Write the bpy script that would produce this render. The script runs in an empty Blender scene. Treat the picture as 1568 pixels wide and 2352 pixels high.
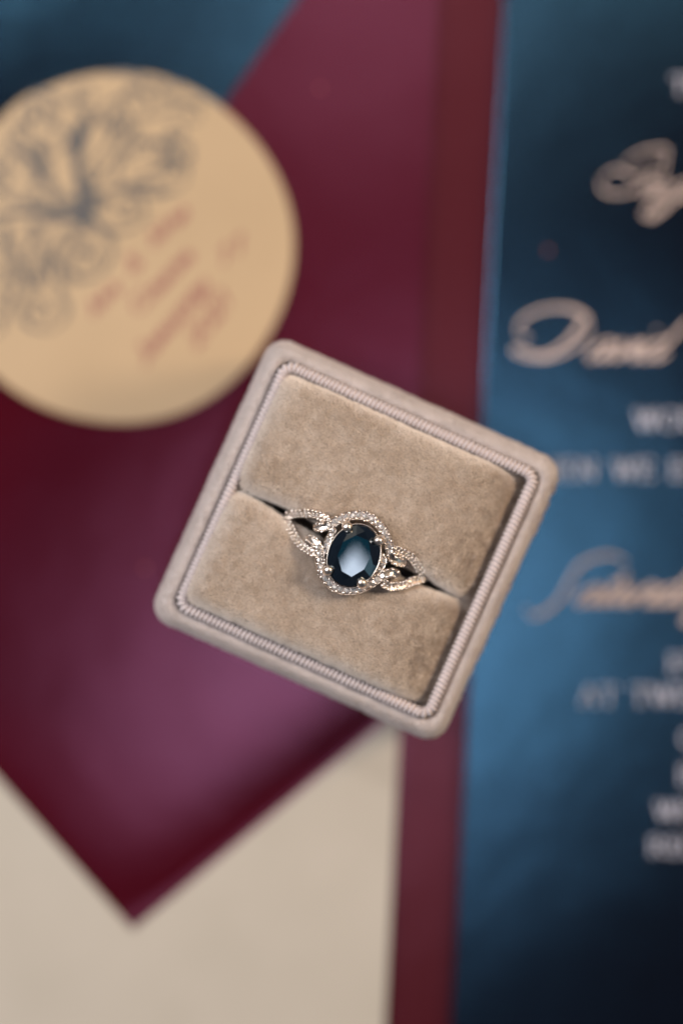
import bpy, bmesh, math, random
import numpy as np
from mathutils import Vector, Matrix

random.seed(7)
rng = np.random.default_rng(7)
scene = bpy.context.scene
COL = scene.collection
MM = 0.001
R = math.radians

# ------------------------------------------------------------------ camera
ZF, DIST = 36.8, 400.0                       # height of the focus plane and lens height above it, mm
S0 = 0.0657                                  # mm on the focus plane per unit of the photograph's width / 1568
cam_d = bpy.data.cameras.new('camera')
cam = bpy.data.objects.new('camera', cam_d)
COL.objects.link(cam)
cam.location = (0, 0, (ZF + DIST) * MM)
cam_d.sensor_width = 36
cam_d.lens = 36 * DIST / (2352 * S0)
cam_d.clip_start, cam_d.clip_end = 0.01, 20
cam_d.dof.use_dof = True
cam_d.dof.focus_distance = DIST * MM
cam_d.dof.aperture_fstop = cam_d.lens / 42.0
cam_d.dof.aperture_blades = 9
cam_d.dof.aperture_rotation = R(12)
scene.camera = cam

# ------------------------------------------------------------------ light
scene.view_settings.view_transform = 'Standard'
scene.view_settings.look = 'None'
scene.view_settings.exposure = -0.12
scene.view_settings.gamma = 1
scene.cycles.use_denoising = True
scene.cycles.sample_clamp_indirect = 6
w = bpy.data.worlds.new('World')
scene.world = w
w.use_nodes = True
# a dim room: pale walls round about, a darker ceiling overhead
nt = w.node_tree
geo = nt.nodes.new('ShaderNodeTexCoord')
sep = nt.nodes.new('ShaderNodeSeparateXYZ')
nt.links.new(geo.outputs['Generated'], sep.inputs[0])
ramp = nt.nodes.new('ShaderNodeValToRGB')
ramp.color_ramp.elements[0].position, ramp.color_ramp.elements[0].color = 0.35, (0.07, 0.075, 0.092, 1)
ramp.color_ramp.elements[1].position, ramp.color_ramp.elements[1].color = 0.94, (0.004, 0.005, 0.007, 1)
nt.links.new(sep.outputs['Z'], ramp.inputs[0])
nt.links.new(ramp.outputs[0], nt.nodes['Background'].inputs[0])
nt.nodes['Background'].inputs[1].default_value = 1.0


def lamp(name, az, el, dist, size, power, color, size_y=None, target=(0, 0, 0.03)):
    d = bpy.data.lights.new(name, 'AREA')
    d.energy, d.color, d.size = power, color, size
    if size_y:
        d.shape, d.size_y = 'RECTANGLE', size_y
    else:
        d.shape = 'DISK'
    o = bpy.data.objects.new(name, d)
    COL.objects.link(o)
    t = Vector(target)
    o.location = t + dist * Vector((math.cos(R(az)) * math.cos(R(el)), math.sin(R(az)) * math.cos(R(el)), math.sin(R(el))))
    o.rotation_euler = (t - o.location).to_track_quat('-Z', 'Y').to_euler()
    return o


def lamp_at(name, loc, size, power, color, size_y=None, target=(0, 0, 0)):
    o = lamp(name, 0, 90, 1, size, power, color, size_y)
    o.location = loc
    o.rotation_euler = (Vector(target) - Vector(loc)).to_track_quat('-Z', 'Y').to_euler()
    return o


lamp('key_lamp', 160, 46, 0.45, 0.17, 1.6, (0.97, 0.96, 0.98), target=(0.005, -0.01, 0.03))
lamp('warm_lamp', 18, 38, 0.36, 0.09, 0.82, (1.0, 0.80, 0.60), target=(0.02, -0.01, 0.03))
lamp('white_lamp', 122, 56, 0.60, 0.04, 0.55, (1.0, 0.97, 0.95))
lamp('soft_fill_lamp', 75, 54, 0.62, 0.30, 0.28, (1.0, 0.92, 0.85))  # added soft fill, no actual window; gives the prong domes something to reflect
lamp('amber_lamp', 24, 27, 0.55, 0.10, 0.30, (1.0, 0.52, 0.16))
lamp('tan_fill_lamp', 98, 24, 0.75, 0.5, 0.36, (1.0, 0.84, 0.68))  # added dim fill, stands in for a tan wall in the stone's facets
lamp('teal_fill_lamp', 335, 22, 0.75, 0.3, 0.16, (0.5, 0.85, 1.0))  # added dim cool fill for the stone's lower right facets
# unseen lamps added high overhead to make the sheen on the foil cards
lamp_at('sheen_lamp', (0.034, -0.032, 0.62), 0.13, 0.13, (0.92, 0.90, 1.0), size_y=0.09)
lamp_at('lilac_sheen_lamp', (-0.040, -0.094, 0.62), 0.08, 0.072, (0.92, 0.86, 1.0), size_y=0.05)
lamp_at('upper_sheen_lamp', (0.004, 0.20, 0.62), 0.06, 0.050, (1.0, 0.86, 0.84), size_y=0.05)


# ------------------------------------------------------------------ helpers
def sc_(z):
    return S0 * (ZF + DIST - z) / DIST


def P(px, py, z=2.0):
    """photograph position (units of width / 1568) -> plan position in mm at height z"""
    s = sc_(z)
    return ((px - 784) * s, (1176 - py) * s)


def tag(o, label=None, cat=None, group=None, kind=None):
    if label: o['label'] = label
    if cat: o['category'] = cat
    if group: o['group'] = group
    if kind: o['kind'] = kind
    return o


def empty(name, loc_mm, rz=0.0):
    o = bpy.data.objects.new(name, None)
    o.empty_display_size = 0.005
    COL.objects.link(o)
    o.location = Vector(loc_mm) * MM
    o.rotation_euler = (0, 0, rz)
    return o


def link(name, me, mat=None, parent=None, smooth=True):
    if mat is not None and not me.materials:
        me.materials.append(mat)
    if smooth:
        me.polygons.foreach_set('use_smooth', [True] * len(me.polygons))
    o = bpy.data.objects.new(name, me)
    COL.objects.link(o)
    if parent: o.parent = parent
    return o


def mesh(name, v, f, mat, parent=None, smooth=True):
    me = bpy.data.meshes.new(name)
    v = np.asarray(v, float) * MM
    me.from_pydata(v.tolist(), [], [list(map(int, q)) for q in f])
    me.update()
    return link(name, me, mat, parent, smooth)


def mesh_np(name, v, f, mat, parent=None, smooth=True):
    """fast path: f is an (n, k) array with one face size"""
    v = np.asarray(v, np.float32) * MM
    f = np.asarray(f, np.int32)
    me = bpy.data.meshes.new(name)
    me.vertices.add(len(v)); me.vertices.foreach_set('co', v.ravel())
    n, k = f.shape
    me.loops.add(n * k); me.loops.foreach_set('vertex_index', f.ravel())
    me.polygons.add(n)
    me.polygons.foreach_set('loop_start', np.arange(0, n * k, k, dtype=np.int32))
    me.update(calc_edges=True)
    me.validate()
    return link(name, me, mat, parent, smooth)


def slab(name, poly, z0, z1, mat, parent=None, bevel=0.15):
    n = len(poly)
    area = sum(poly[i][0] * poly[(i + 1) % n][1] - poly[(i + 1) % n][0] * poly[i][1] for i in range(n))
    if area < 0: poly = poly[::-1]
    v = [(x, y, z0) for x, y in poly] + [(x, y, z1) for x, y in poly]
    f = [list(range(n))[::-1], list(range(n, 2 * n))] + [[i, (i + 1) % n, n + (i + 1) % n, n + i] for i in range(n)]
    o = mesh(name, v, f, mat, parent, smooth=False)
    if bevel:
        m = o.modifiers.new('bevel', 'BEVEL')
        m.width, m.segments, m.limit_method = bevel * MM, 2, 'ANGLE'
    return o


def smooth_line(pts, step=0.1):
    """Catmull-Rom through pts (any dimension), resampled at an even step"""
    p = np.asarray(pts, float)
    p = np.vstack([2 * p[0] - p[1], p, 2 * p[-1] - p[-2]])
    out = []
    for i in range(1, len(p) - 2):
        t = np.linspace(0, 1, 24, endpoint=False)[:, None]
        a, b, c, d = p[i - 1], p[i], p[i + 1], p[i + 2]
        out.append(0.5 * (2 * b + (c - a) * t + (2 * a - 5 * b + 4 * c - d) * t ** 2 + (3 * b - a - 3 * c + d) * t ** 3))
    out = np.vstack(out + [p[-2:-1]])
    L = np.concatenate([[0], np.cumsum(np.linalg.norm(np.diff(out, axis=0), axis=1))])
    n = max(2, int(L[-1] / step) + 1)
    q = np.linspace(0, L[-1], n)
    return np.stack([np.interp(q, L, out[:, k]) for k in range(p.shape[1])], 1)


def value_noise(x, y, seed=0):
    g = np.random.default_rng(seed).random((64, 64))
    xi, yi = np.floor(x).astype(int), np.floor(y).astype(int)
    fx, fy = x - xi, y - yi
    fx, fy = fx * fx * (3 - 2 * fx), fy * fy * (3 - 2 * fy)
    a, b = g[xi % 64, yi % 64], g[(xi + 1) % 64, yi % 64]
    c, d = g[xi % 64, (yi + 1) % 64], g[(xi + 1) % 64, (yi + 1) % 64]
    return (a * (1 - fx) + b * fx) * (1 - fy) + (c * (1 - fx) + d * fx) * fy - 0.5


# ------------------------------------------------------------------ materials
def mat(name, color, rough=0.5, metal=0.0, **kw):
    m = bpy.data.materials.new(name)
    m.use_nodes = True
    b = m.node_tree.nodes['Principled BSDF']
    b.inputs['Base Color'].default_value = (*color, 1)
    b.inputs['Roughness'].default_value = rough
    b.inputs['Metallic'].default_value = metal
    for k, v in kw.items():
        b.inputs[k.replace('_', ' ')].default_value = v
    return m


def foil(name, color, rough, gloss, body, gloss_rough=None):
    """printed metallic foil: tinted Beckmann gloss, a little clear lacquer, a little ink body"""
    m = bpy.data.materials.new(name)
    m.use_nodes = True
    nt = m.node_tree
    nt.nodes.remove(nt.nodes['Principled BSDF'])
    out = nt.nodes['Material Output']
    tc = nt.nodes.new('ShaderNodeTexCoord')
    n = nt.nodes.new('ShaderNodeTexNoise')
    n.inputs['Scale'].default_value = 45
    n.inputs['Detail'].default_value = 5
    nt.links.new(tc.outputs['Object'], n.inputs['Vector'])
    mr = nt.nodes.new('ShaderNodeMapRange')
    mr.inputs['To Min'].default_value, mr.inputs['To Max'].default_value = rough * .93, rough * 1.07
    nt.links.new(n.outputs['Fac'], mr.inputs['Value'])
    n2 = nt.nodes.new('ShaderNodeTexNoise')
    n2.inputs['Scale'].default_value = 60
    nt.links.new(tc.outputs['Object'], n2.inputs['Vector'])
    bp = nt.nodes.new('ShaderNodeBump')
    bp.inputs['Distance'].default_value = 0.00012
    nt.links.new(n2.outputs['Fac'], bp.inputs['Height'])

    def gl(c, r=None):
        g = nt.nodes.new('ShaderNodeBsdfAnisotropic')
        g.distribution = 'BECKMANN'
        g.inputs['Color'].default_value = (*c, 1)
        if r is None: nt.links.new(mr.outputs[0], g.inputs['Roughness'])
        else: g.inputs['Roughness'].default_value = r
        nt.links.new(bp.outputs[0], g.inputs['Normal'])
        return g
    a = gl(color); b = gl((1, 1, 1), gloss_rough or rough)
    d = nt.nodes.new('ShaderNodeBsdfDiffuse')
    d.inputs['Color'].default_value = (*body, 1)
    ad = nt.nodes.new('ShaderNodeAddShader')
    nt.links.new(a.outputs[0], ad.inputs[0]); nt.links.new(d.outputs[0], ad.inputs[1])
    mx = nt.nodes.new('ShaderNodeMixShader')
    mx.inputs[0].default_value = gloss
    nt.links.new(ad.outputs[0], mx.inputs[1]); nt.links.new(b.outputs[0], mx.inputs[2])
    nt.links.new(mx.outputs[0], out.inputs['Surface'])
    return m


def mottle(m, c0, c1, scale, detail=3, bump=0.0, bump_scale=None, stretch=(1, 1, 1), rough=None):
    """noise colour between c0 and c1, plus fine relief"""
    nt = m.node_tree
    b = nt.nodes['Principled BSDF']
    tc = nt.nodes.new('ShaderNodeTexCoord')
    mp = nt.nodes.new('ShaderNodeMapping')
    mp.inputs['Scale'].default_value = stretch
    nt.links.new(tc.outputs['Object'], mp.inputs[0])
    n = nt.nodes.new('ShaderNodeTexNoise')
    n.inputs['Scale'].default_value = scale
    n.inputs['Detail'].default_value = detail
    nt.links.new(mp.outputs[0], n.inputs['Vector'])
    r = nt.nodes.new('ShaderNodeValToRGB')
    r.color_ramp.elements[0].position, r.color_ramp.elements[1].position = 0.3, 0.7
    r.color_ramp.elements[0].color, r.color_ramp.elements[1].color = (*c0, 1), (*c1, 1)
    nt.links.new(n.outputs['Fac'], r.inputs[0])
    nt.links.new(r.outputs[0], b.inputs['Base Color'])
    if rough:
        mr = nt.nodes.new('ShaderNodeMapRange')
        mr.inputs['To Min'].default_value, mr.inputs['To Max'].default_value = rough
        nt.links.new(n.outputs['Fac'], mr.inputs['Value'])
        nt.links.new(mr.outputs[0], b.inputs['Roughness'])
    if bump:
        n2 = nt.nodes.new('ShaderNodeTexNoise')
        n2.inputs['Scale'].default_value = bump_scale
        n2.inputs['Detail'].default_value = 2
        nt.links.new(tc.outputs['Object'], n2.inputs['Vector'])
        bp = nt.nodes.new('ShaderNodeBump')
        bp.inputs['Strength'].default_value = 1
        bp.inputs['Distance'].default_value = bump
        nt.links.new(n2.outputs['Fac'], bp.inputs['Height'])
        nt.links.new(bp.outputs[0], b.inputs['Normal'])
    return m


M = {}
M['table'] = mottle(mat('dark_wood', (0.05, 0.03, 0.02), 0.5), (0.03, 0.018, 0.012), (0.08, 0.05, 0.03), 14, stretch=(1, 8, 1))
M['navy'] = foil('navy_foil', (0.030, 0.110, 0.185), 0.23, 0.012, (0.004, 0.0052, 0.010))
M['wine'] = foil('burgundy_foil', (0.070, 0.011, 0.040), 0.235, 0.026, (0.060, 0.0034, 0.0085), 0.235)
M['wine_outer'] = foil('russet_foil', (0.045, 0.010, 0.020), 0.26, 0.012, (0.064, 0.009, 0.012))
M['cream'] = mottle(mat('cream_paper', (0.7, 0.6, 0.48), 0.75), (0.53, 0.475, 0.395), (0.57, 0.51, 0.43), 60, bump=0.00001, bump_scale=3000)
M['gold'] = mottle(mat('gold_paper', (0.54, 0.39, 0.24), 0.5, 0.1), (0.48, 0.335, 0.19), (0.52, 0.365, 0.21), 50, bump=0.00001, bump_scale=3000)
M['navy_ink'] = mat('navy_ink', (0.05, 0.06, 0.075), 0.6)
M['wine_ink'] = mat('burgundy_ink', (0.33, 0.135, 0.10), 0.5)
M['rose_ink'] = mat('rose_gold_ink', (0.72, 0.56, 0.50), 0.45)
M['grey_ink'] = mat('silver_grey_ink', (0.52, 0.52, 0.62), 0.45)
M['velvet'] = mottle(mat('beige_velvet', (0.5, 0.37, 0.27), 0.95, Sheen_Weight=0.25, Sheen_Roughness=0.5),
                     (0.26, 0.195, 0.145), (0.34, 0.26, 0.20), 520, detail=4, bump=0.00003, bump_scale=2600)
M['pile'] = mottle(mat('beige_pile', (0.5, 0.37, 0.27), 0.9), (0.86, 0.76, 0.67), (0.95, 0.86, 0.78), 700, detail=3)
M['rim_velvet'] = mottle(mat('taupe_velvet', (0.42, 0.34, 0.29), 0.95, Sheen_Weight=0.4, Sheen_Roughness=0.5),
                         (0.54, 0.47, 0.44), (0.62, 0.54, 0.51), 350, detail=4, bump=0.00006, bump_scale=2200)
M['cord'] = mat('mauve_cord', (0.62, 0.535, 0.525), 0.8, Sheen_Weight=0.3)
M['lining'] = mat('dark_lining', (0.05, 0.04, 0.04), 0.95)
M['metal'] = mottle(mat('rose_white_gold', (0.86, 0.70, 0.58), 0.16, 1.0), (0.76, 0.66, 0.58), (0.86, 0.76, 0.68), 900, rough=(0.2, 0.36))
M['bead'] = mat('polished_bead', (0.96, 0.89, 0.83), 0.2, 1.0)
M['claw'] = mat('rose_gold_claw', (0.96, 0.84, 0.74), 0.30, 1.0)
M['diamond'] = mat('diamond', (0.80, 0.77, 0.75), 0.05, 0.55, IOR=2.4)
M['gem'] = mat('blue_black_sapphire', (0.002, 0.005, 0.010), 0.025, 0.0, IOR=2.1, Specular_Tint=(0.80, 0.93, 1.0, 1))
M['gem_table'] = mat('blue_sapphire_table', (0.004, 0.028, 0.050), 0.03, 0.0, IOR=2.9, Specular_Tint=(0.80, 0.93, 1.0, 1))
M['speck'] = mat('copper_fleck', (0.40, 0.09, 0.06), 0.5)

# ------------------------------------------------------------------ table and papers
tag(slab('tabletop', [(-450, -450), (450, -450), (450, 450), (-450, 450)], -20, 0, M['table'], bevel=0), kind='structure')

# russet sheet under the envelope
t = empty('card', (0, 0, 0))
tag(t, 'satin burgundy backing sheet showing as a narrow strip between envelope and blue invitation', 'card')
slab('sheet', [P(1230, -420, .5), P(1070, 2800, .5), P(-700, 2800, .5), P(-700, 1000, .5), P(700, -420, .5)], 0.05, 0.5, M['wine_outer'], t)

# navy card top left
t = empty('card', (0, 0, 0))
tag(t, 'dark blue foil card under the round gold tag, in the upper left corner', 'card')
slab('sheet', [P(860, -420), P(-700, -420), P(-700, 720), P(690, 520), P(900, 250)], 0.55, 0.85, M['navy'], t)

# envelope: burgundy liner (a gently sprung sheet) and cream pocket
env = empty('envelope', (0, 0, 0))
tag(env, 'cream envelope with a V shaped opening showing its glossy burgundy liner, under the ring box', 'envelope')


def in_poly(x, y, poly):
    r = np.zeros(x.shape, bool)
    j = len(poly) - 1
    for i in range(len(poly)):
        xi, yi = poly[i]; xj, yj = poly[j]
        with np.errstate(divide='ignore', invalid='ignore'):
            c = ((yi > y) != (yj > y)) & (x < (xj - xi) * (y - yi) / (yj - yi + 1e-12) + xi)
        r ^= c
        j = i
    return r


def liner_height(px, py):
    # dips below the pocket along the two edges of the V and springs up between
    d1 = ((px - 305) * 0.637 + (py - 2136) * 0.771)      # signed distance to right V edge, negative above it
    d2 = (-(px - 305) * 0.749 + (py - 2136) * 0.663)     # to left V edge
    dip = 1.15 * np.exp(-np.clip(-d1, 0, None) / 95.0) + 0.35 * np.exp(-np.clip(-d2, 0, None) / 120.0)
    h = 1.5 - np.clip(dip, 0, 0.95)
    h += 0.10 * value_noise(px / 420 + 5, py / 420 + 9, 3)
    return h


flap_edge = [(1017, -240), (830, -205), (520, 235), (330, 500), (120, 640), (-520, 700)]
gx = np.arange(-520, 1030, 14.0)
gy = np.arange(-240, 2700, 14.0)
nx, ny = len(gx), len(gy)
# rows run between the left edge (diagonal flap edge at the top) and the straight right edge
left = np.interp(gy, [-240, -205, 235, 500, 640, 700, 2700], [850, 826, 520, 332, 120, -520, -520])
right = 1005 - (gy) * 115 / 2352.0
tt = np.linspace(0, 1, nx)
PXg = left[:, None] + (right - left)[:, None] * tt[None, :]
PYg = np.repeat(gy[:, None], nx, 1)
H = liner_height(PXg, PYg)
X = (PXg - 784) * sc_(1.5); Y = (1176 - PYg) * sc_(1.5)
vt = np.stack([X, Y, H], -1).reshape(-1, 3)
vb = vt.copy(); vb[:, 2] -= 0.25
idx = np.arange(nx * ny).reshape(ny, nx)
q = np.stack([idx[:-1, :-1], idx[1:, :-1], idx[1:, 1:], idx[:-1, 1:]], -1).reshape(-1, 4)
N = nx * ny
loop = np.concatenate([idx[:, 0], idx[-1, 1:], idx[::-1, -1][1:], idx[0, ::-1][1:-1]])
nl = len(loop)
vs = np.vstack([vt[loop], vb[loop]])
ls = 2 * N + np.arange(nl)
side = np.stack([ls, ls + nl, np.roll(ls, -1) + nl, np.roll(ls, -1)], -1)[:, ::-1]
mesh_np('liner', np.vstack([vt, vb, vs]), np.vstack([q, q[:, ::-1] + N, side]), M['wine'], env)
slab('pocket', [P(305, 2136, 1.9), P(919, 1629, 1.9), P(866, 2720, 1.9), P(-520, 2720, 1.9), P(-520, 1203, 1.9)],
     1.52, 1.95, M['cream'], env, bevel=0.12)

# ---------------------------------------------------------------- lettering by pen strokes
def ribbon(strokes, z, mat_, name, parent, wmin, wmax, nib=35, ret=False):
    """flat inked strokes; the pen is broad across its nib angle. strokes in mm"""
    V, F = [], []
    for k, st in enumerate(strokes):
        p = smooth_line(st, 0.12) if len(st) > 2 else np.linspace(st[0], st[1], 6)
        p = np.asarray(p, float)
        d = np.gradient(p, axis=0)
        d /= np.linalg.norm(d, axis=1)[:, None] + 1e-9
        ang = np.arctan2(d[:, 1], d[:, 0])
        wd = wmin + (wmax - wmin) * np.abs(np.sin(ang - R(nib)))
        nrm = np.stack([-d[:, 1], d[:, 0]], 1) * wd[:, None] / 2
        b = len(V)
        zk = z + 0.02 * ((k * 0.618) % 1.0)
        for i in range(len(p)):
            zz = zk + 0.02 * i / len(p)
            V.append((*(p[i] + nrm[i]), zz)); V.append((*(p[i] - nrm[i]), zz))
        for i in range(len(p) - 1):
            F.append((b + 2 * i, b + 2 * i + 1, b + 2 * i + 3, b + 2 * i + 2))
    return mesh(name, V, F, mat_, parent, smooth=False)


CAPS = {
    'T': [.78, [(.39, 0), (.39, 1)], [(0, 1), (.78, 1)], [(0, 1), (0, .82)], [(.78, 1), (.78, .82)], [(.22, 0), (.56, 0)]],
    'O': [.95, [(.47, 1), (.1, .8), (.02, .5), (.1, .2), (.47, 0), (.85, .2), (.92, .5), (.85, .8), (.47, 1)]],
    'W': [1.2, [(.05, 1), (.35, 0)], [(.35, 0), (.62, 1)], [(.6, 1), (.88, 0)], [(.88, 0), (1.15, 1)], [(-.05, 1), (.2, 1)], [(1.0, 1), (1.25, 1)]],
    'U': [.88, [(.12, 1), (.12, .35), (.25, .05), (.5, 0), (.7, .1), (.76, .4), (.76, 1)], [(0, 1), (.28, 1)], [(.64, 1), (.9, 1)]],
    'L': [.72, [(.15, 0), (.15, 1)], [(0, 0), (.66, 0)], [(.66, 0), (.68, .2)], [(0, 1), (.3, 1)]],
    'D': [.92, [(.15, 0), (.15, 1)], [(0, 1), (.45, 1), (.8, .8), (.88, .5), (.8, .2), (.45, 0), (0, 0)]],
    'H': [.95, [(.15, 0), (.15, 1)], [(.8, 0), (.8, 1)], [(.15, .5), (.8, .5)], [(0, 0), (.3, 0)], [(.65, 0), (.95, 0)]],
    'E': [.75, [(.15, 0), (.15, 1)], [(0, 1), (.65, 1)], [(.15, .52), (.5, .52)], [(0, 0), (.68, 0)], [(.65, 1), (.66, .8)], [(.68, 0), (.7, .22)], [(.5, .62), (.5, .42)]],
    'N': [.95, [(.15, 0), (.15, 1)], [(.12, 1), (.8, 0)], [(.8, 0), (.8, 1)], [(0, 0), (.3, 0)], [(.65, 1), (.95, 1)]],
    'X': [.9, [(.1, 1), (.8, 0)], [(.8, 1), (.1, 0)], [(0, 0), (.25, 0)], [(.65, 1), (.9, 1)]],
    'C': [.88, [(.82, .78), (.65, .97), (.42, 1), (.1, .8), (.02, .5), (.1, .2), (.42, 0), (.68, .05), (.84, .25)], [(.82, 1), (.82, .75)]],
    'A': [.95, [(.1, 0), (.47, 1)], [(.44, 1), (.85, 0)], [(.25, .38), (.68, .38)], [(0, 0), (.25, 0)], [(.7, 0), (1, 0)]],
    'V': [.92, [(.1, 1), (.47, 0)], [(.47, 0), (.84, 1)], [(0, 1), (.25, 1)], [(.7, 1), (.95, 1)]],
    'B': [.8, [(.15, 0), (.15, 1)], [(0, 1), (.45, 1), (.65, .77), (.45, .53), (.15, .53)], [(.45, .53), (.75, .27), (.5, 0), (0, 0)]],
    'R': [.9, [(.15, 0), (.15, 1)], [(0, 1), (.45, 1), (.68, .76), (.45, .5), (.15, .5)], [(.4, .5), (.85, 0)], [(0, 0), (.3, 0)]],
    'G': [.95, [(.82, .78), (.65, .97), (.42, 1), (.1, .8), (.02, .5), (.1, .2), (.42, 0), (.7, .08), (.8, .2)], [(.8, .45), (.8, .1)], [(.62, .45), (.95, .45)]],
    'I': [.4, [(.2, 0), (.2, 1)], [(.05, 0), (.35, 0)], [(.05, 1), (.35, 1)]],
    'K': [.9, [(.15, 0), (.15, 1)], [(.75, 1), (.15, .45)], [(.3, .6), (.85, 0)], [(0, 0), (.3, 0)]],
    ' ': [.55],
}


def caps_line(text, px, py, h, name, parent, z=2.06, gap=.16):
    """small capitals whose cap height is h photo units, centred on py, starting at px"""
    out, x = [], 0.0
    for ch in text:
        g = CAPS[ch]
        for st in g[1:]:
            out.append([P(px + (x + a) * h, py + (0.5 - b) * h, z) for a, b in st])
        x += g[0] + gap
    return ribbon(out, z, M['grey_ink'], name, parent, 0.14, 0.50, nib=8)


# cursive letters on an x-height of 1 (before slanting), with joining strokes
SCRIPT = {
    'a': [.95, [(.75, .85), (.5, 1), (.15, .7), (.05, .3), (.25, 0), (.55, .25), (.75, .9), (.68, .2), (.8, 0), (1.05, .35)]],
    'v': [.8, [(0, .6), (.15, .95), (.3, .5), (.35, 0), (.65, .5), (.7, .95), (.85, .85), (1, .9)]],
    'i': [.5, [(0, .3), (.3, .95), (.22, .2), (.35, 0), (.55, .35)], [(.4, 1.45), (.46, 1.55)]],
    'd': [1.05, [(.75, .85), (.5, 1), (.15, .7), (.05, .3), (.25, 0), (.55, .25), (.78, 1), (.95, 2.1), (.75, 1), (.68, .2), (.8, 0), (1.1, .35)]],
    't': [.6, [(0, .3), (.3, 1), (.42, 1.7), (.3, .9), (.22, .2), (.36, 0), (.62, .35)], [(.05, 1.15), (.65, 1.2)]],
    'u': [.95, [(0, .3), (.25, .95), (.17, .25), (.3, 0), (.55, .3), (.75, .95), (.67, .2), (.8, 0), (1.0, .35)]],
    'r': [.7, [(0, .3), (.25, 1.1), (.35, .95), (.6, .92), (.5, .2), (.6, 0), (.8, .3)]],
    'y': [.9, [(0, .3), (.2, .95), (.15, .3), (.35, .05), (.65, .5), (.75, .95), (.6, 0), (.35, -.9), (.05, -1), (.15, -.6), (.9, .3)]],
    'e': [.65, [(0, .2), (.4, .6), (.4, .95), (.15, .8), (.08, .3), (.3, 0), (.65, .35)]],
    'g': [.9, [(.75, .85), (.5, 1), (.15, .7), (.05, .3), (.25, 0), (.55, .25), (.75, .9), (.6, -.3), (.3, -1), (.0, -.9), (.3, -.4), (1, .35)]],
    'o': [.8, [(.5, 1), (.15, .75), (.05, .3), (.3, 0), (.6, .3), (.6, .8), (.45, 1), (.9, .85)]],
}


def script_word(text, px, base, xh, slant=.75, z=2.06, wid=1.0):
    out, x = [], 0.0
    for ch in text:
        g = SCRIPT[ch]
        for st in g[1:]:
            out.append([P(px + (x + a * wid + b * slant) * xh, base - b * xh, z) for a, b in st])
        x += g[0] * wid
    return out


# blue invitation at the right
inv = empty('invitation', (0, 0, 0))
tag(inv, 'glossy blue wedding invitation lettered in rose gold script and grey capitals, right side', 'invitation')
slab('card_panel', [P(1179, -360), P(1013, 2760), P(2350, 2760), P(2350, -360)], 0.55, 2.0, M['navy'], inv, bevel=0.08)
z4 = lambda pts: [P(1091 + x * .3418, 114.8 + y * .3418, 2.06) for x, y in pts]
z5 = lambda pts: [P(1091 + x * .3418, 861.3 + y * .3418, 2.06) for x, y in pts]
caps_line('TOGETHER', 1545, 195, 42, 'lettering', inv)
ribbon([z4([(1180, 800), (1060, 850), (960, 800), (860, 850), (840, 920), (900, 965), (1020, 960), (1120, 900), (1220, 790), (1290, 690), (1240, 660), (1100, 690), (1000, 760)]),
        z4([(1290, 690), (1250, 900), (1180, 1040), (1120, 1100), (1180, 1120), (1300, 1050)])]
       + script_word('regory', 1450, 458, 42, wid=1.2), 2.06, M['rose_ink'], 'lettering', inv, 0.13, 0.44, nib=62)
ribbon([z4([(590, 1990), (700, 1850), (760, 1800), (700, 1770), (560, 1730), (400, 1760), (300, 1830), (290, 1910), (360, 1930)]),
        z4([(730, 1770), (690, 1880), (600, 1970), (480, 2045), (380, 2040), (300, 2010), (250, 2020), (330, 2060), (480, 2070), (640, 2010), (760, 1900), (745, 1790), (640, 1735), (500, 1735)])]
       + script_word('avid', 1338, 826, 44, wid=1.25), 2.06, M['rose_ink'], 'lettering', inv, 0.15, 0.50, nib=-70)
caps_line('WOULD LOVE', 1457, 964, 44, 'lettering', inv)
caps_line('WHEN WE EXCHANGE', 1178, 1078, 44, 'lettering', inv)
ribbon([z5([(330, 1560), (380, 1620), (470, 1590), (560, 1510), (620, 1400), (690, 1290), (790, 1230), (900, 1210), (1010, 1250)])]
       + script_word('aturday', 1312, 1388, 42, wid=1.3), 2.06, M['rose_ink'], 'lettering', inv, 0.2, 0.62, nib=-50)
caps_line('EVENING', 1534, 1524, 42, 'lettering', inv)
caps_line('AT TWELVE', 1330, 1597, 44, 'lettering', inv)
caps_line('OCLOCK', 1565, 1695, 40, 'lettering', inv)
caps_line('BE', 1558, 1780, 40, 'lettering', inv)
caps_line('WE', 1505, 1862, 40, 'lettering', inv)
caps_line('REC', 1490, 1944, 40, 'lettering', inv)

# round gold tag at the left
tg = empty('tag', (*P(270, 570), 1.6))
tag(tg, 'round gold paper tag printed with navy scrollwork and burgundy names, beside the ring box', 'paper tag')
tx, ty = P(270, 570, 2.5)
rt = 404 * sc_(2.5)
circ = []
for i in range(160):
    a = 2 * math.pi * i / 160
    r = rt * (1 + 0.006 * math.sin(5 * a + 1) + 0.010 * math.exp(-((a - R(122)) / .10) ** 2) - 0.012 * math.exp(-((a - R(134)) / .10) ** 2))
    circ.append((r * math.cos(a), r * math.sin(a)))
slab('disc', circ, 0.35, 1.0, M['gold'], tg, bevel=0.12)
ZT = 1.03


def T3(x, y):
    """position on the zoomed tag -> tag coordinates"""
    a, b = P(x * .4578, 114.8 + y * .4578, 2.6)
    return (a - tx, b - ty)


def spiral(cx, cy, r0, a0, turns, tail=None, sgn=1):
    pts = []
    n = int(26 * turns) + 2
    for i in range(n):
        t_ = i / (n - 1)
        a = a0 + sgn * 2 * math.pi * turns * t_
        r = r0 * (1 - t_) ** 0.9 + 4
        pts.append((cx + r * math.cos(a), cy - r * math.sin(a)))
    return (tail or []) + pts


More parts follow.
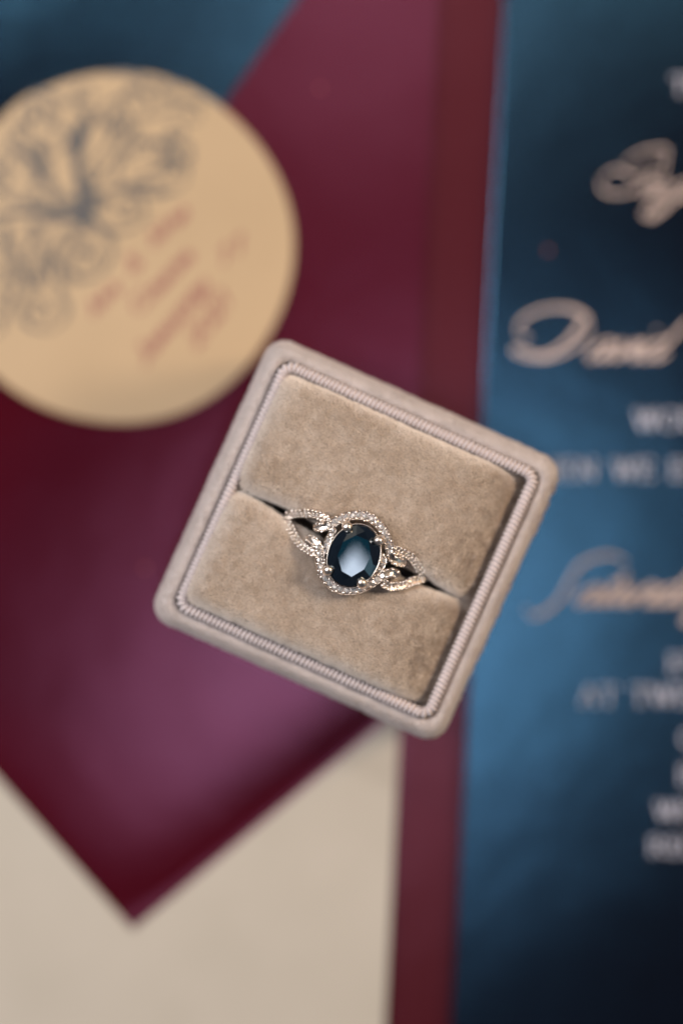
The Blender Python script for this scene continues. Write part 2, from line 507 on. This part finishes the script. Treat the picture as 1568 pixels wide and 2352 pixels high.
fl = []
hub = (440, 840)
leafs = [  # (control points from the hub outwards, spiral centre, radius, start angle, turns, direction)
    ([hub, (400, 700), (400, 540), (440, 400), (520, 280)], (680, 290), 95, R(160), 1.5, -1),
    ([hub, (450, 700), (560, 560), (700, 480), (820, 470)], (880, 560), 90, R(100), 1.5, -1),
    ([hub, (520, 720), (640, 690), (760, 680)], (855, 610), 110, R(240), 1.2, 1),
    ([hub, (480, 880), (560, 920), (640, 910)], (640, 800), 100, R(270), 1.6, 1),
    ([hub, (500, 800), (540, 740), (620, 700)], (660, 790), 75, R(110), 1.3, -1),
    ([hub, (520, 920), (560, 1010), (520, 1110)], (430, 1065), 90, R(330), 1.5, -1),
    ([hub, (400, 900), (300, 930), (260, 1040)], (420, 1050), 130, R(190), 1.2, 1),
    ([hub, (300, 860), (200, 900), (120, 1050), (140, 1200)], (195, 1325), 95, R(120), 1.5, 1),
    ([hub, (330, 1000), (300, 1200), (330, 1300)], (210, 1310), 120, R(0), 1.2, -1),
    ([hub, (250, 830), (100, 830), (-40, 850), (-200, 900)], (-220, 1000), 80, R(90), 1.3, 1),
    ([hub, (200, 800), (60, 760), (-60, 640)], (60, 560), 80, R(220), 1.4, -1),
    ([hub, (330, 760), (220, 640), (120, 520)], (110, 430), 85, R(270), 1.4, -1),
    ([(400, 560), (330, 420), (240, 380)], (160, 320), 70, R(330), 1.5, 1),
    ([(410, 500), (420, 360), (380, 260)], (430, 230), 60, R(200), 1.4, -1),
    ([(560, 560), (640, 420), (760, 340), (900, 300)], (960, 330), 60, R(120), 1.2, -1),
    ([(560, 460), (580, 300), (680, 200)], (760, 230), 60, R(110), 1.3, -1),
    ([(40, 840), (20, 980), (30, 1120)], (40, 1240), 70, R(90), 1.4, 1),
    ([(130, 1080), (60, 1220), (20, 1350)], (-60, 1390), 70, R(40), 1.3, -1),
    ([(400, 640), (500, 520), (560, 430)], (600, 380), 55, R(230), 1.4, -1),
    ([(300, 850), (260, 720), (200, 660)], (160, 720), 55, R(60), 1.4, 1),
    ([(350, 930), (240, 1000), (200, 1080)], (230, 1150), 50, R(140), 1.3, 1),
    ([(700, 640), (790, 600), (850, 540)], (780, 520), 50, R(340), 1.2, 1),
]
g2 = random.Random(5)
spots = []
for k in range(400):
    cx, cy = g2.uniform(-120, 900), g2.uniform(190, 1350)
    if cx * .8 + cy > 1330 or math.hypot(cx - 590, cy - 990) > 860: continue
    if any(math.hypot(cx - a, cy - b) < 135 for a, b in spots): continue
    spots.append((cx, cy))
    a_ = g2.uniform(0, 360)
    leafs.append(([(cx + 150 * math.cos(R(a_ + 50)), cy - 150 * math.sin(R(a_ + 50))), (cx + 90 * math.cos(R(a_ + 25)), cy - 90 * math.sin(R(a_ + 25)))],
                  (cx, cy), g2.uniform(38, 62), R(a_), g2.uniform(1.1, 1.6), g2.choice((-1, 1))))
for tail, c, r0, a0, n, sg in leafs:
    pts = spiral(c[0], c[1], r0, a0, n, tail, sg)
    fl.append([T3(*p) for p in pts])
    fl.append([T3(p[0] + 18, p[1] - 12) for p in pts[:max(5, len(tail) + 6)]])
ribbon(fl, ZT, M['navy_ink'], 'flourish', tg, 0.14, 0.36, nib=40)
heavy = [[(430, 850), (400, 700), (385, 560), (400, 400), (395, 360)], [(440, 840), (300, 845), (180, 815), (0, 825), (-160, 850)],
         [(210, 640), (140, 540), (70, 520)], [(440, 850), (520, 890), (560, 900)], [(330, 480), (380, 430), (400, 380)]]
ribbon([[T3(*p) for p in s] for s in heavy], ZT + .012, M['navy_ink'], 'flourish', tg, 0.4, 0.95, nib=10)


def tag_text(text, x0, y0, x1, y1, xh, name, caps=()):
    """script along a slanted baseline on the tag"""
    d = np.array([x1 - x0, y1 - y0], float); L = np.linalg.norm(d); d /= L
    up = np.array([d[1], -d[0]])
    total = sum((SCRIPT[c][0] if c in SCRIPT else CAPS[c.upper()][0]) for c in text if c != ' ') + .5 * text.count(' ')
    k = L / (total * xh)
    x, out = 0.0, []
    for ch in text:
        if ch == ' ':
            x += .5; continue
        if ch in SCRIPT:
            g, hs, sl = SCRIPT[ch], 1.0, .4
        else:
            g, hs, sl = CAPS[ch.upper()], 1.6, .25
        for st in g[1:]:
            st = [(a, b if b > 0 else .4 * b) for a, b in st]
            pts = []
            for a, b in st:
                q_ = np.array([x0, y0]) + d * (x + a + b * hs * sl) * xh * k + up * b * hs * xh
                pts.append(T3(*q_))
            out.append(pts)
        x += g[0]
    return ribbon(out, ZT, M['wine_ink'], name, tg, 0.22, 0.60, nib=20)


CAPS['M'] = [1.1, [(.1, 0), (.2, 1)], [(.2, 1), (.55, 0)], [(.55, 0), (.9, 1)], [(.9, 1), (1, 0)]]
CAPS['S'] = [.8, [(.7, .85), (.4, 1), (.12, .78), (.4, .5), (.7, .25), (.4, 0), (.05, .15)]]
CAPS['J'] = [.7, [(.3, 1), (.75, 1)], [(.55, 1), (.5, .2), (.25, -.15), (0, 0)]]
CAPS['0'] = [.75, [(.37, 1), (.05, .7), (.05, .3), (.37, 0), (.7, .3), (.7, .7), (.37, 1)]]
CAPS['1'] = [.45, [(.05, .8), (.25, 1)], [(.25, 1), (.25, 0)]]
CAPS['2'] = [.75, [(.05, .75), (.3, 1), (.62, .8), (.5, .45), (.05, 0)], [(.05, 0), (.7, 0)]]
CAPS['&'] = [.9, [(.85, .45), (.5, .02), (.15, .1), (.12, .35), (.55, .75), (.4, 1), (.22, .8), (.85, 0)]]
SCRIPT['l'] = [.5, [(0, .3), (.4, 1.5), (.35, 2), (.2, 1.6), (.2, .2), (.35, 0), (.55, .35)]]
SCRIPT['n'] = [.95, [(0, .4), (.15, .95), (.1, 0), (.4, .85), (.6, .9), (.6, .15), (.72, 0), (.95, .35)]]
SCRIPT['s'] = [.6, [(0, .2), (.35, 1), (.5, .4), (.35, .02), (.1, .1), (.6, .3)]]
tag_text('Mr', 470, 1350, 600, 1220, 46, 'lettering')
tag_text('&', 660, 1140, 720, 1080, 50, 'lettering')
tag_text('Mrs', 770, 1000, 945, 835, 46, 'lettering')
tag_text('Cason', 690, 1335, 975, 1045, 50, 'lettering')
tag_text('January', 720, 1590, 1050, 1190, 50, 'lettering')
tag_text('11', 1085, 1110, 1230, 1010, 52, 'lettering')
tag_text('2021', 985, 1510, 1165, 1270, 55, 'lettering')

# ------------------------------------------------------------------ ring box
BX, BY = P(820, 1241, 31)
BOX_Z = 2.06
box = empty('ring_box', (BX, BY, BOX_Z), -R(24.1))
tag(box, 'open beige velvet ring box with ribbed mauve piping, holding the ring on the cards', 'ring box')
HALF = 360 * sc_(31)
HX, HY = HALF * 1.022, HALF * 0.988


def rrect(hx, hy, r, step=0.95, arc=12):
    pts = []
    nx_, ny_ = int(2 * hx / step), int(2 * hy / step)
    for (cx, cy, a0, (dx, dy), n_) in (((hx - r), -(hy - r), -90, (0, 1), ny_), ((hx - r), (hy - r), 0, (-1, 0), nx_),
                                      (-(hx - r), (hy - r), 90, (0, -1), ny_), (-(hx - r), -(hy - r), 180, (1, 0), nx_)):
        for i in range(arc):
            a = R(a0 + 90 * i / arc)
            pts.append((cx + r * math.cos(a), cy + r * math.sin(a)))
        ln = 2 * ((hy - r) if dx == 0 else (hx - r))
        a = R(a0 + 90)
        sx, sy = cx + r * math.cos(a), cy + r * math.sin(a)
        for i in range(n_):
            pts.append((sx + dx * ln * i / n_, sy + dy * ln * i / n_))
    return np.array(pts)


def ring_pts(d, r_corner):
    # same point count for every inset: build once, pull the straights and corners in
    r = max(0.3, r_corner - d * 0.5)
    base = rrect(HX, HY, r_corner)
    cx, cy = HX - r_corner, HY - r_corner
    k = np.stack([np.clip(base[:, 0], -cx, cx), np.clip(base[:, 1], -cy, cy)], 1)
    off = (base - k) / r_corner
    kk = np.stack([k[:, 0] / cx * (HX - d - r), k[:, 1] / cy * (HY - d - r)], 1)
    return kk + off * r


def sweep(profile, r_corner):
    """profile: list of (inset, z); returns verts and quads of the closed loft"""
    rings = []
    for d, z in profile:
        p = ring_pts(d, r_corner)
        ang = np.arctan2(p[:, 1], p[:, 0])
        wv = 0.10 * value_noise(p[:, 0] / 5 + 20, p[:, 1] / 5 + 20, 11)
        wv2 = 0.14 * value_noise(p[:, 0] / 2.6 + 20, p[:, 1] / 2.6 + 20, 12)
        f = 1 + wv / HALF
        rings.append(np.column_stack([p * f[:, None], np.full(len(p), z) + (wv2 if z > 20 else 0)]))
    n = len(rings[0])
    V = np.vstack(rings)
    F = []
    for k in range(len(rings) - 1):
        a = np.arange(n) + k * n
        F.append(np.stack([a, np.roll(a, -1), np.roll(a, -1) + n, a + n], -1))
    return V, np.vstack(F)


RIM = 1.9                                         # rim height above the plain box
rim_prof = [(1.2, 0.0), (0.6, 0.3), (0.15, 8), (0.0, 18), (0.0, 22.6 + RIM), (0.12, 24.2 + RIM), (0.5, 25.6 + RIM), (1.05, 26.4 + RIM), (1.6, 26.8 + RIM),
            (2.1, 26.85 + RIM), (2.5, 26.7 + RIM), (2.8, 26.3 + RIM), (2.95, 24.5 + RIM), (2.95, 2.0), (2.95, 1.0)]
V, F = sweep(rim_prof, 3.2)
mesh_np('outer_wall', V, F, M['rim_velvet'], box)
mesh('base', [(-22, -22, 0.3), (22, -22, 0.3), (22, 22, 0.3), (-22, 22, 0.3), (-22, -22, 1.2), (22, -22, 1.2), (22, 22, 1.2), (-22, 22, 1.2)],
     [(0, 3, 2, 1), (4, 5, 6, 7), (0, 1, 5, 4), (1, 2, 6, 5), (2, 3, 7, 6), (3, 0, 4, 7)], M['lining'], box, smooth=False)

# ribbed cord
CI = 3.55
path = smooth_line(np.vstack([rrect(HX - CI - .15, HY - CI, 1.7, 1.2, 8), rrect(HX - CI - .15, HY - CI, 1.7, 1.2, 8)[:1]]), 0.075)
n = len(path) - 1
path = path[:n]
tan = np.roll(path, -1, 0) - np.roll(path, 1, 0)
tan /= np.linalg.norm(tan, axis=1)[:, None]
nor = np.stack([tan[:, 1], -tan[:, 0]], 1)
s_arc = np.arange(n) * 0.075
K = 14
V = []
wz = 0.2 * value_noise(path[:, 0] / 3 + 9, path[:, 1] / 3 + 9, 5)
for k in range(K):
    a = 2 * math.pi * k / K
    ph = 2 * math.pi * (s_arc + 0.14 * math.cos(a) + 0.30 * value_noise(s_arc / 2.3, s_arc * 0 + 3.3, 8)) / 0.70
    rr = 0.95 * (1 - 0.36 * (0.5 + 0.5 * np.cos(ph)) ** 2)
    V.append(np.column_stack([path + nor * (rr * math.cos(a))[:, None], 26.95 + RIM + wz + rr * math.sin(a)]))
V = np.stack(V, 1).reshape(-1, 3)
a = np.arange(n)[:, None] * K + np.arange(K)[None]
b = np.roll(a, -1, 0)
F = np.stack([a, b, np.roll(b, -1, 1), np.roll(a, -1, 1)], -1).reshape(-1, 4)
mesh_np('piping', V, F, M['cord'], box)

# cushions: two padded halves with the slot between them
CH = 285 * sc_(31)                                # half width of the padded area
CW = 317 * sc_(31)
SLOT = -1.05                                      # slot line, box y
CTOP = 31.6                                       # cushion crown above the box base


def slot_y(u):
    return SLOT - 0.95 * (u / CW) - 0.35 * np.exp(-(u / 9.0) ** 2)


def slot_half(u):
    return 0.16 + 0.80 * np.exp(-(np.abs(u) / 15.5) ** 5)


def rnd(d, r):
    """rounded-edge drop for distance d from an edge, radius r"""
    t_ = np.clip(1 - d / r, 0, 1)
    return r * (1 - np.sqrt(np.clip(1 - t_ ** 2, 0, 1)))


def cushion(sgn):
    u1 = np.concatenate([[-CW, -CW + .03, -CW + .1], np.linspace(-CW + .2, CW - .2, 190), [CW - .1, CW - .03, CW]])
    tt = np.concatenate([[0, .002, .006, .012], np.linspace(.02, .98, 92), [.988, .994, .998, 1]])
    U, TT = np.meshgrid(u1, tt)
    vin = slot_y(U) + sgn * slot_half(U)
    vout = sgn * CH
    Vv = vin + (vout - vin) * TT
    d_in = np.abs(Vv - vin); d_out = np.abs(vout - Vv)
    d_l = U + CW; d_r = CW - U
    rl, rr_ = 4.5, 10.0
    z = CTOP - rnd(d_in, 3.4) * 0.95 - rnd(d_out, 2.6) - rnd(d_l, rl) - rnd(d_r, rr_)
    # crown slightly domed, pressed in around the ring
    z += 0.35 * (1 - (U / CW) ** 2)
    z -= 1.0 * np.exp(-((U / 7.5) ** 2 + ((Vv - SLOT + .8) / 4.2) ** 2))
    z += 0.30 * value_noise(U / 6 + 12, Vv / 6 + 30, 21) + 0.12 * value_noise(U / 1.9 + 12, Vv / 1.9 + 30, 22)
    z = np.maximum(z, 14.0)
    ny_, nx_ = U.shape
    v = np.stack([U, Vv, z], -1).reshape(-1, 3)
    idx = np.arange(nx_ * ny_).reshape(ny_, nx_)
    q = np.stack([idx[:-1, :-1], idx[:-1, 1:], idx[1:, 1:], idx[1:, :-1]], -1).reshape(-1, 4)
    # skirt down to the base
    loop = np.concatenate([idx[0, :], idx[1:, -1], idx[-1, ::-1][1:], idx[::-1, 0][1:-1]])
    vb = v[loop].copy(); vb[:, 2] = 2.0
    nb = len(loop)
    base = len(v) + np.arange(nb)
    sk = np.stack([loop, base, np.roll(base, -1), np.roll(loop, -1)], -1)
    if sgn < 0:
        q = q[:, ::-1]; sk = sk[:, ::-1]
    o = mesh_np('cushion', np.vstack([v, vb]), np.vstack([q, sk]), M['velvet'], box)
    return o, v, q


def pile(v, q, parent, count, length, width, seed, lean=(-1.15, -0.10), zmin=None, mat_=None):
    """short velvet fibres: one thin triangle each, leaning with the nap"""
    g = np.random.default_rng(seed)
    p0, p1, p2, p3 = (v[q[:, i]] for i in range(4))
    nrm = np.cross(p2 - p0, p3 - p1)
    ar = np.linalg.norm(nrm, axis=1)
    nrm /= ar[:, None] + 1e-12
    nrm[nrm[:, 2] < 0] *= -1 if zmin is None else 1
    ok = np.ones(len(q), bool)
    if zmin is not None: ok = p0[:, 2] > zmin
    pr = np.where(ok, ar, 0); pr /= pr.sum()
    pick = g.choice(len(q), count, p=pr)
    a, b = g.random((2, count, 1))
    base = (p0[pick] * (1 - a) + p1[pick] * a) * (1 - b) + (p3[pick] * (1 - a) + p2[pick] * a) * b
    nn = nrm[pick]
    x, y = base[:, 0], base[:, 1]
    lx = lean[0] + 0.65 * value_noise(x / 0.9 + 30, y / 1.2 + 30, seed + 1) + 0.5 * value_noise(x / .40 + 10, y / .45 + 10, seed + 2) + .8 * value_noise(x / 4.5 + 30, y / 4.5 + 30, seed + 7) + .18 * g.standard_normal(count)
    ly = lean[1] + 0.65 * value_noise(x / 0.9 + 30, y / 1.2 + 30, seed + 3) + 0.5 * value_noise(x / .40 + 10, y / .45 + 10, seed + 4) + .18 * g.standard_normal(count)
    d = nn + np.stack([lx, ly, 0 * lx], 1)
    d /= np.linalg.norm(d, axis=1)[:, None]
    ln = length * (0.7 + 0.6 * g.random((count, 1)))
    ph = g.random(count) * math.pi
    sd = np.stack([np.cos(ph), np.sin(ph), 0 * ph], 1) * width / 2
    vv = np.stack([base - sd - nn * .05, base + sd - nn * .05, base + d * ln], 1).reshape(-1, 3)
    ff = np.arange(3 * count).reshape(-1, 3)
    o = mesh_np('pile', vv, ff, mat_ or M['pile'], parent, smooth=False)
    return tag(o, kind='stuff')


for sgn in (1, -1):
    o, v, q = cushion(sgn)
    pile(v, q, o, 260000, 0.42, 0.048, 40 + sgn)
V, F = sweep(rim_prof[3:12], 3.2)
ow = [c for c in bpy.data.objects if c.name == 'outer_wall'][0]
pile(V, F, ow, 70000, 0.40, 0.07, 60, zmin=18, mat_=M['rim_velvet'])

# ------------------------------------------------------------------ ring
KN = 0.5742 * S0                                    # mm per full-size photograph pixel at the ring
RA = R(21.7)
RCX, RCY = 1426.0, 2187.6                           # middle of the band, full-size photograph pixels
rx, ry = (RCX * .5742 - 784) * S0, (1176 - RCY * .5742) * S0
RZ = 15.5                                           # foot of the hoop
ring = empty('ring', (rx, ry, RZ), -RA)
tag(ring, 'rose gold halo ring with an oval dark blue stone, set in the velvet box', 'ring')


def L(nx_, ny_):
    """full-size photograph pixel -> ring plan coordinates, mm"""
    dx, dy = (nx_ - RCX) * KN, -(ny_ - RCY) * KN
    c, s = math.cos(RA), math.sin(RA)
    return np.array([dx * c - dy * s, dx * s + dy * c])


def Z1(x, y):
    return L(1080 + x * .44643, 1980 + y * .44643)


ZH = 36.3 - RZ                                      # halo surface


def drop(u):
    t_ = np.clip((np.abs(u) - 4.6) / 6.8, 0, 1.1)
    return 3.9 * t_ ** 1.5


def strand(pts, wid, name, zoff=0.0, end_taper=True, crown=0.25, dipends=(0, 0)):
    p2 = smooth_line(pts, 0.12)
    n_ = len(p2)
    d = np.gradient(p2, axis=0); d /= np.linalg.norm(d, axis=1)[:, None]
    nr = np.stack([-d[:, 1], d[:, 0]], 1)
    t_ = np.linspace(0, 1, n_)
    w_ = wid * np.ones(n_)
    if end_taper:
        w_ *= np.clip(np.minimum(t_, 1 - t_) * n_ * .12 / 0.35, .35, 1) ** .5
    z_ = ZH + zoff - drop(p2[:, 0]) - dipends[0] * np.clip(1 - t_ * n_ * .12 / 1.6, 0, 1) ** 2 - dipends[1] * np.clip(1 - (1 - t_) * n_ * .12 / 1.6, 0, 1) ** 2
    prof = [(-.5, -1.5), (-.52, -.25), (-.46, -.02), (-.40, -.04), (-.30, -.22), (0, -.28), (.30, -.22), (.40, -.04), (.46, -.02), (.52, -.25), (.5, -1.5)]
    V = np.stack([np.column_stack([p2 + nr * (w_ * a)[:, None], z_ + b]) for a, b in prof], 1)
    m_ = len(prof)
    idx = np.arange(n_ * m_).reshape(n_, m_)
    F = np.stack([idx[:-1], np.roll(idx, -1, 1)[:-1], np.roll(idx, -1, 1)[1:], idx[1:]], -1).reshape(-1, 4)
    V = V.reshape(-1, 3)
    o = mesh(name, V, F.tolist() + [idx[0].tolist(), idx[-1][::-1].tolist()], M['metal'], ring, smooth=False)
    return p2, nr, z_, w_


def bead_mesh():
    bm = bmesh.new()
    bmesh.ops.create_icosphere(bm, subdivisions=2, radius=0.5 * MM)
    me = bpy.data.meshes.new('bead'); bm.to_mesh(me); bm.free()
    me.polygons.foreach_set('use_smooth', [True] * len(me.polygons))
    me.materials.append(M['bead'])
    return me


def diamond_mesh():
    V, F = [], []
    for k in range(8): V.append((.5 * .55 * math.cos(k * math.pi / 4), .5 * .55 * math.sin(k * math.pi / 4), .17))
    for k in range(8): V.append((.5 * math.cos((k + .5) * math.pi / 4), .5 * math.sin((k + .5) * math.pi / 4), 0))
    V.append((0, 0, -.4))
    F.append(list(range(8)))
    for k in range(8):
        F += [(k, 8 + k, (k + 1) % 8), (8 + k, 8 + (k + 1) % 8, (k + 1) % 8), (8 + (k + 1) % 8, 8 + k, 16)]
    me = bpy.data.meshes.new('diamond')
    me.from_pydata([tuple(np.array(v) * MM) for v in V], [], F)
    me.materials.append(M['diamond'])
    return me


BEAD, DIA = bead_mesh(), diamond_mesh()


def put(me, name, x, y, z, d, tilt=0.0):
    o = bpy.data.objects.new(name, me)
    COL.objects.link(o)
    o.parent = ring
    o.location = Vector((x, y, z)) * MM
    o.scale = (d, d, d)
    o.rotation_euler = (random.uniform(-tilt, tilt), random.uniform(-tilt, tilt), random.uniform(0, 6.28))
    return o


def pave(line, step, dia, bd, start=.3, end=.3, jitter=.05):
    """stones down the middle, beads between them along both edges"""
    p2, nr, z_, w_ = line
    tot = (len(p2) - 1) * .12
    s = start; k = 0
    while s < tot - end:
        i = min(len(p2) - 1, int(s / .12))
        x, y = p2[i]
        put(DIA, 'diamond', x, y, z_[i] - .04, dia * random.uniform(.9, 1.08), .35)
        j = min(len(p2) - 1, int((s + step / 2) / .12))
        for sg in (-1, 1):
            bx, by = p2[j] + nr[j] * sg * w_[j] * random.uniform(.27, .35)
            put(BEAD, 'bead', bx, by, z_[j] + .05, bd * random.uniform(.85, 1.15))
            if random.random() < .2:
                bx, by = p2[i] + nr[i] * sg * w_[i] * .46
                put(BEAD, 'bead', bx, by, z_[i] - .02, bd * random.uniform(.6, .8))
        s += step * random.uniform(.96, 1.04)


def milgrain(line, step, bd, rows=(-.28, .28), start=.15, end=.1, gem_every=0):
    p2, nr, z_, w_ = line
    tot = (len(p2) - 1) * .12
    for r_i, row in enumerate(rows):
        s = start + step * .5 * (r_i % 2)
        while s < tot - end:
            i = min(len(p2) - 1, int(s / .12))
            x, y = p2[i] + nr[i] * w_[i] * (row * 1.05 + random.uniform(-.04, .04))
            put(BEAD, 'bead', x, y, z_[i] + .10, bd * random.uniform(.85, 1.12))
            s += step * random.uniform(.92, 1.1)


Lz = lambda pts: [L(1120 + x * .15306, 2020 + y * .15306) for x, y in pts]
Rz = lambda pts: [L(1500 + x * .15306, 2160 + y * .15306) for x, y in pts]
Zz = lambda pts: [Z1(x, y) for x, y in pts]

up_arc = strand(Zz([(385, 288), (450, 290), (530, 268), (590, 232), (650, 205), (720, 186), (785, 180), (855, 190), (920, 220), (980, 272),
                    (1022, 330), (1046, 390), (1066, 450), (1078, 520), (1105, 575), (1165, 602), (1225, 606)]), 1.50, 'halo_band', dipends=(.5, .5))
lo_arc = strand(Zz([(318, 385), (370, 402), (415, 445), (438, 500), (445, 560), (452, 640), (475, 712), (515, 772), (575, 822), (650, 850), (740, 852),
                    (830, 830), (920, 780), (985, 738), (1050, 705), (1110, 698), (1155, 738)]), 1.50, 'halo_band', zoff=-.05, dipends=(.5, .5))
pave(up_arc, .98, .84, .48, start=2.5, end=2.5)
pave(lo_arc, .98, .84, .48, start=2.5, end=2.5)
for ln in (up_arc, lo_arc):                          # the curled ends carry beads only
    ln_tot = (len(ln[0]) - 1) * .12
    milgrain(ln, .58, .52, rows=(-.30, .30), start=.25, end=ln_tot - 2.2)
    milgrain(ln, .58, .52, rows=(-.30, .30), start=ln_tot - 2.1, end=.25)
in_l = strand(Zz([(585, 300), (545, 350), (518, 405), (500, 460), (492, 530)]), .95, 'halo_band', zoff=-.12, dipends=(.3, .3))
in_r = strand(Zz([(985, 520), (1012, 560), (1012, 610), (985, 660), (945, 715)]), .95, 'halo_band', zoff=-.12, dipends=(.3, .3))
pave(in_l, .82, .66, .36, start=.5)
pave(in_r, .82, .66, .36, start=.5)
strands = [strand(Lz([(1300, 430), (1120, 330), (900, 240), (700, 220), (420, 225), (230, 250), (170, 330)]), 1.34, 'shank_strand', zoff=-.35),
           strand(Lz([(960, 1290), (800, 1210), (620, 1110), (480, 985), (350, 780), (235, 570), (150, 410), (160, 300)]), 1.34, 'shank_strand', zoff=-.35),
           strand(Rz([(470, 200), (580, 270), (720, 330), (900, 420), (1070, 600), (1200, 800), (1310, 920), (1360, 960)]), 1.34, 'shank_strand', zoff=-.35),
           strand(Rz([(180, 1130), (330, 1190), (450, 1225), (620, 1215), (800, 1180), (1000, 1090), (1200, 1045), (1360, 975)]), 1.34, 'shank_strand', zoff=-.35)]
for ln in strands:
    milgrain(ln, .58, .50, rows=(-.35, 0, .35))
# hoop under the strands
HRX, HRZ = 11.6, 9.4
ang = np.linspace(R(158), R(382), 90)
hc = np.stack([HRX * np.cos(ang), 0 * ang, 9.9 + HRZ * np.sin(ang)], 1)
V = []
for i in range(90):
    rad = np.array([math.cos(ang[i]), 0, math.sin(ang[i])])
    for k in range(10):
        a = 2 * math.pi * k / 10
        V.append(hc[i] + rad * .6 * math.cos(a) + np.array([0, 1, 0]) * .85 * math.sin(a))
idx = np.arange(900).reshape(90, 10)
F = np.stack([idx[:-1], np.roll(idx, -1, 1)[:-1], np.roll(idx, -1, 1)[1:], idx[1:]], -1).reshape(-1, 4)
mesh('shank', V, F.tolist() + [idx[0].tolist()[::-1], idx[-1].tolist()], M['metal'], ring)

# oval stone
GA, GB = 3.78, 4.80
gc = Z1(751, 545)
GZ = ZH + .75                                       # girdle height
GH = 1.0
GTILT = (R(-2.9), R(1.2))


def gem_xform(v):
    m_ = Matrix.Rotation(GTILT[0], 3, 'X') @ Matrix.Rotation(GTILT[1], 3, 'Y')
    return [tuple((m_ @ Vector(p)) + Vector((gc[0], gc[1], GZ))) for p in v]


def ov(r, deg, z):
    return (GA * r * math.cos(R(deg)), GB * r * math.sin(R(deg)), z)


V, F = [], []
Tt = [ov(.65 + random.uniform(-.02, .03), 45 * k + 20 + random.uniform(-4, 4), GH) for k in range(8)]
# table: slightly domed polished face
NR, SUB = 8, 6
edge = []
for k in range(8):
    a, b = np.array(Tt[k]), np.array(Tt[(k + 1) % 8])
    for j in range(SUB): edge.append(a + (b - a) * j / SUB)
edge = np.array(edge)
c0 = edge.mean(0)
def dome(x, y):
    return GH + .006 + .055 * (1 - (x / (GA * .65)) ** 2 - (y / (GB * .65)) ** 2)


V.append((c0[0], c0[1], dome(c0[0], c0[1])))
for r_ in range(1, NR + 1):
    f_ = r_ / NR
    for e in edge:
        p = c0 + (e - c0) * f_
        V.append((p[0], p[1], dome(p[0], p[1])))
ne = len(edge)
for i in range(ne): F.append((0, 1 + i, 1 + (i + 1) % ne))
for r_ in range(NR - 1):
    for i in range(ne):
        F.append((1 + r_ * ne + i, 1 + (r_ + 1) * ne + i, 1 + (r_ + 1) * ne + (i + 1) % ne, 1 + r_ * ne + (i + 1) % ne))
mesh('table_facet', gem_xform(V), F, M['gem_table'], ring)
table_obj = bpy.data.objects['table_facet']
V, F = [], []
V += Tt                                                             # 0-7
V += [ov(.82 + random.uniform(-.02, .02), 45 * k + 42.5, GH * .50) for k in range(8)]           # 8-15
V += [ov(1, 22.5 * j + 20, .0) for j in range(16)]                  # 16-31, even under table corners
V += [ov(1, 22.5 * j + 20, -.18) for j in range(16)]                # 32-47
V += [(0, 0, -2.6)]                                                 # culet
for k in range(8):
    k1 = (k + 1) % 8
    T_, T1, S_, Sm = k, k1, 8 + k, 8 + (k - 1) % 8
    g0, gm, g1 = 16 + 2 * k, 16 + 2 * k + 1, 16 + (2 * k + 2) % 16
    F += [(T_, S_, T1), (T_, Sm, g0), (T_, g0, S_), (S_, g0, gm), (S_, gm, g1)]
for j in range(16):
    j1 = (j + 1) % 16
    F += [(16 + j, 32 + j, 32 + j1, 16 + j1), (32 + j, 48, 32 + j1)]
gem = mesh('gemstone', gem_xform(V), F, M['gem'], ring, smooth=False)
table_obj.parent = gem
# bezel wire below the girdle
bz = []
for i in range(72):
    a = 2 * math.pi * i / 72
    bz.append([gc[0] + (GA + .10) * math.cos(a), gc[1] + (GB + .10) * math.sin(a)])
V = []
for x, y in bz:
    rad = np.array([x - gc[0], y - gc[1]]); rad /= np.linalg.norm(rad)
    for a_, b_ in ((-.12, -.35), (.0, .02), (.10, .0), (.22, -1.6), (-.1, -1.6)):
        V.append((x + rad[0] * a_, y + rad[1] * a_, GZ - .12 + b_))
idx = np.arange(360).reshape(72, 5)
F = np.stack([idx, np.roll(idx, -1, 1), np.roll(np.roll(idx, -1, 1), -1, 0), np.roll(idx, -1, 0)], -1).reshape(-1, 4)
mesh('bezel', V, F[:, ::-1], M['metal'], ring)
# claws
for x, y in ((690, 288), (968, 408), (522, 672), (820, 785)):
    a = Z1(x, y)
    dv = a - gc
    dn = dv / np.linalg.norm(dv)
    V = []
    prof = [(.66, -2.2, .55), (.72, -.9, .40), (.76, -.1, .2), (.80, .25, .08), (.78, .55, .05), (.62, .88, .02), (.34, 1.07, .0), (.02, 1.13, .0)]
    for r_, z, off in prof:
        for k in range(18):
            t_ = 2 * math.pi * k / 18
            V.append((a[0] + dn[0] * off + r_ * math.cos(t_), a[1] + dn[1] * off + r_ * math.sin(t_), GZ + z))
    F = []
    for i in range(len(prof) - 1):
        for k in range(18):
            F.append((i * 18 + k, i * 18 + (k + 1) % 18, (i + 1) * 18 + (k + 1) % 18, (i + 1) * 18 + k))
    F.append([(len(prof) - 1) * 18 + k for k in range(18)])
    mesh('prong', V, F, M['claw'], ring)

# ------------------------------------------------------------------ stray flecks
for px, py, d, z, lab in ((1258, 575, .75, 2.02, 'tiny copper fleck on the blue invitation above the large script capital'),
                          (335, 1305, .8, 1.55, 'tiny copper fleck on the burgundy liner left of the ring box'),
                          (735, 203, .7, 1.55, 'tiny copper fleck on the burgundy liner above the ring box')):
    x, y = P(px, py, z)
    pts = [(x + d / 2 * random.uniform(.7, 1.1) * math.cos(k * math.pi / 4), y + d / 2 * random.uniform(.7, 1.1) * math.sin(k * math.pi / 4)) for k in range(8)]
    tag(slab('fleck', pts, z, z + .08, M['speck'], bevel=0), lab, 'fleck')
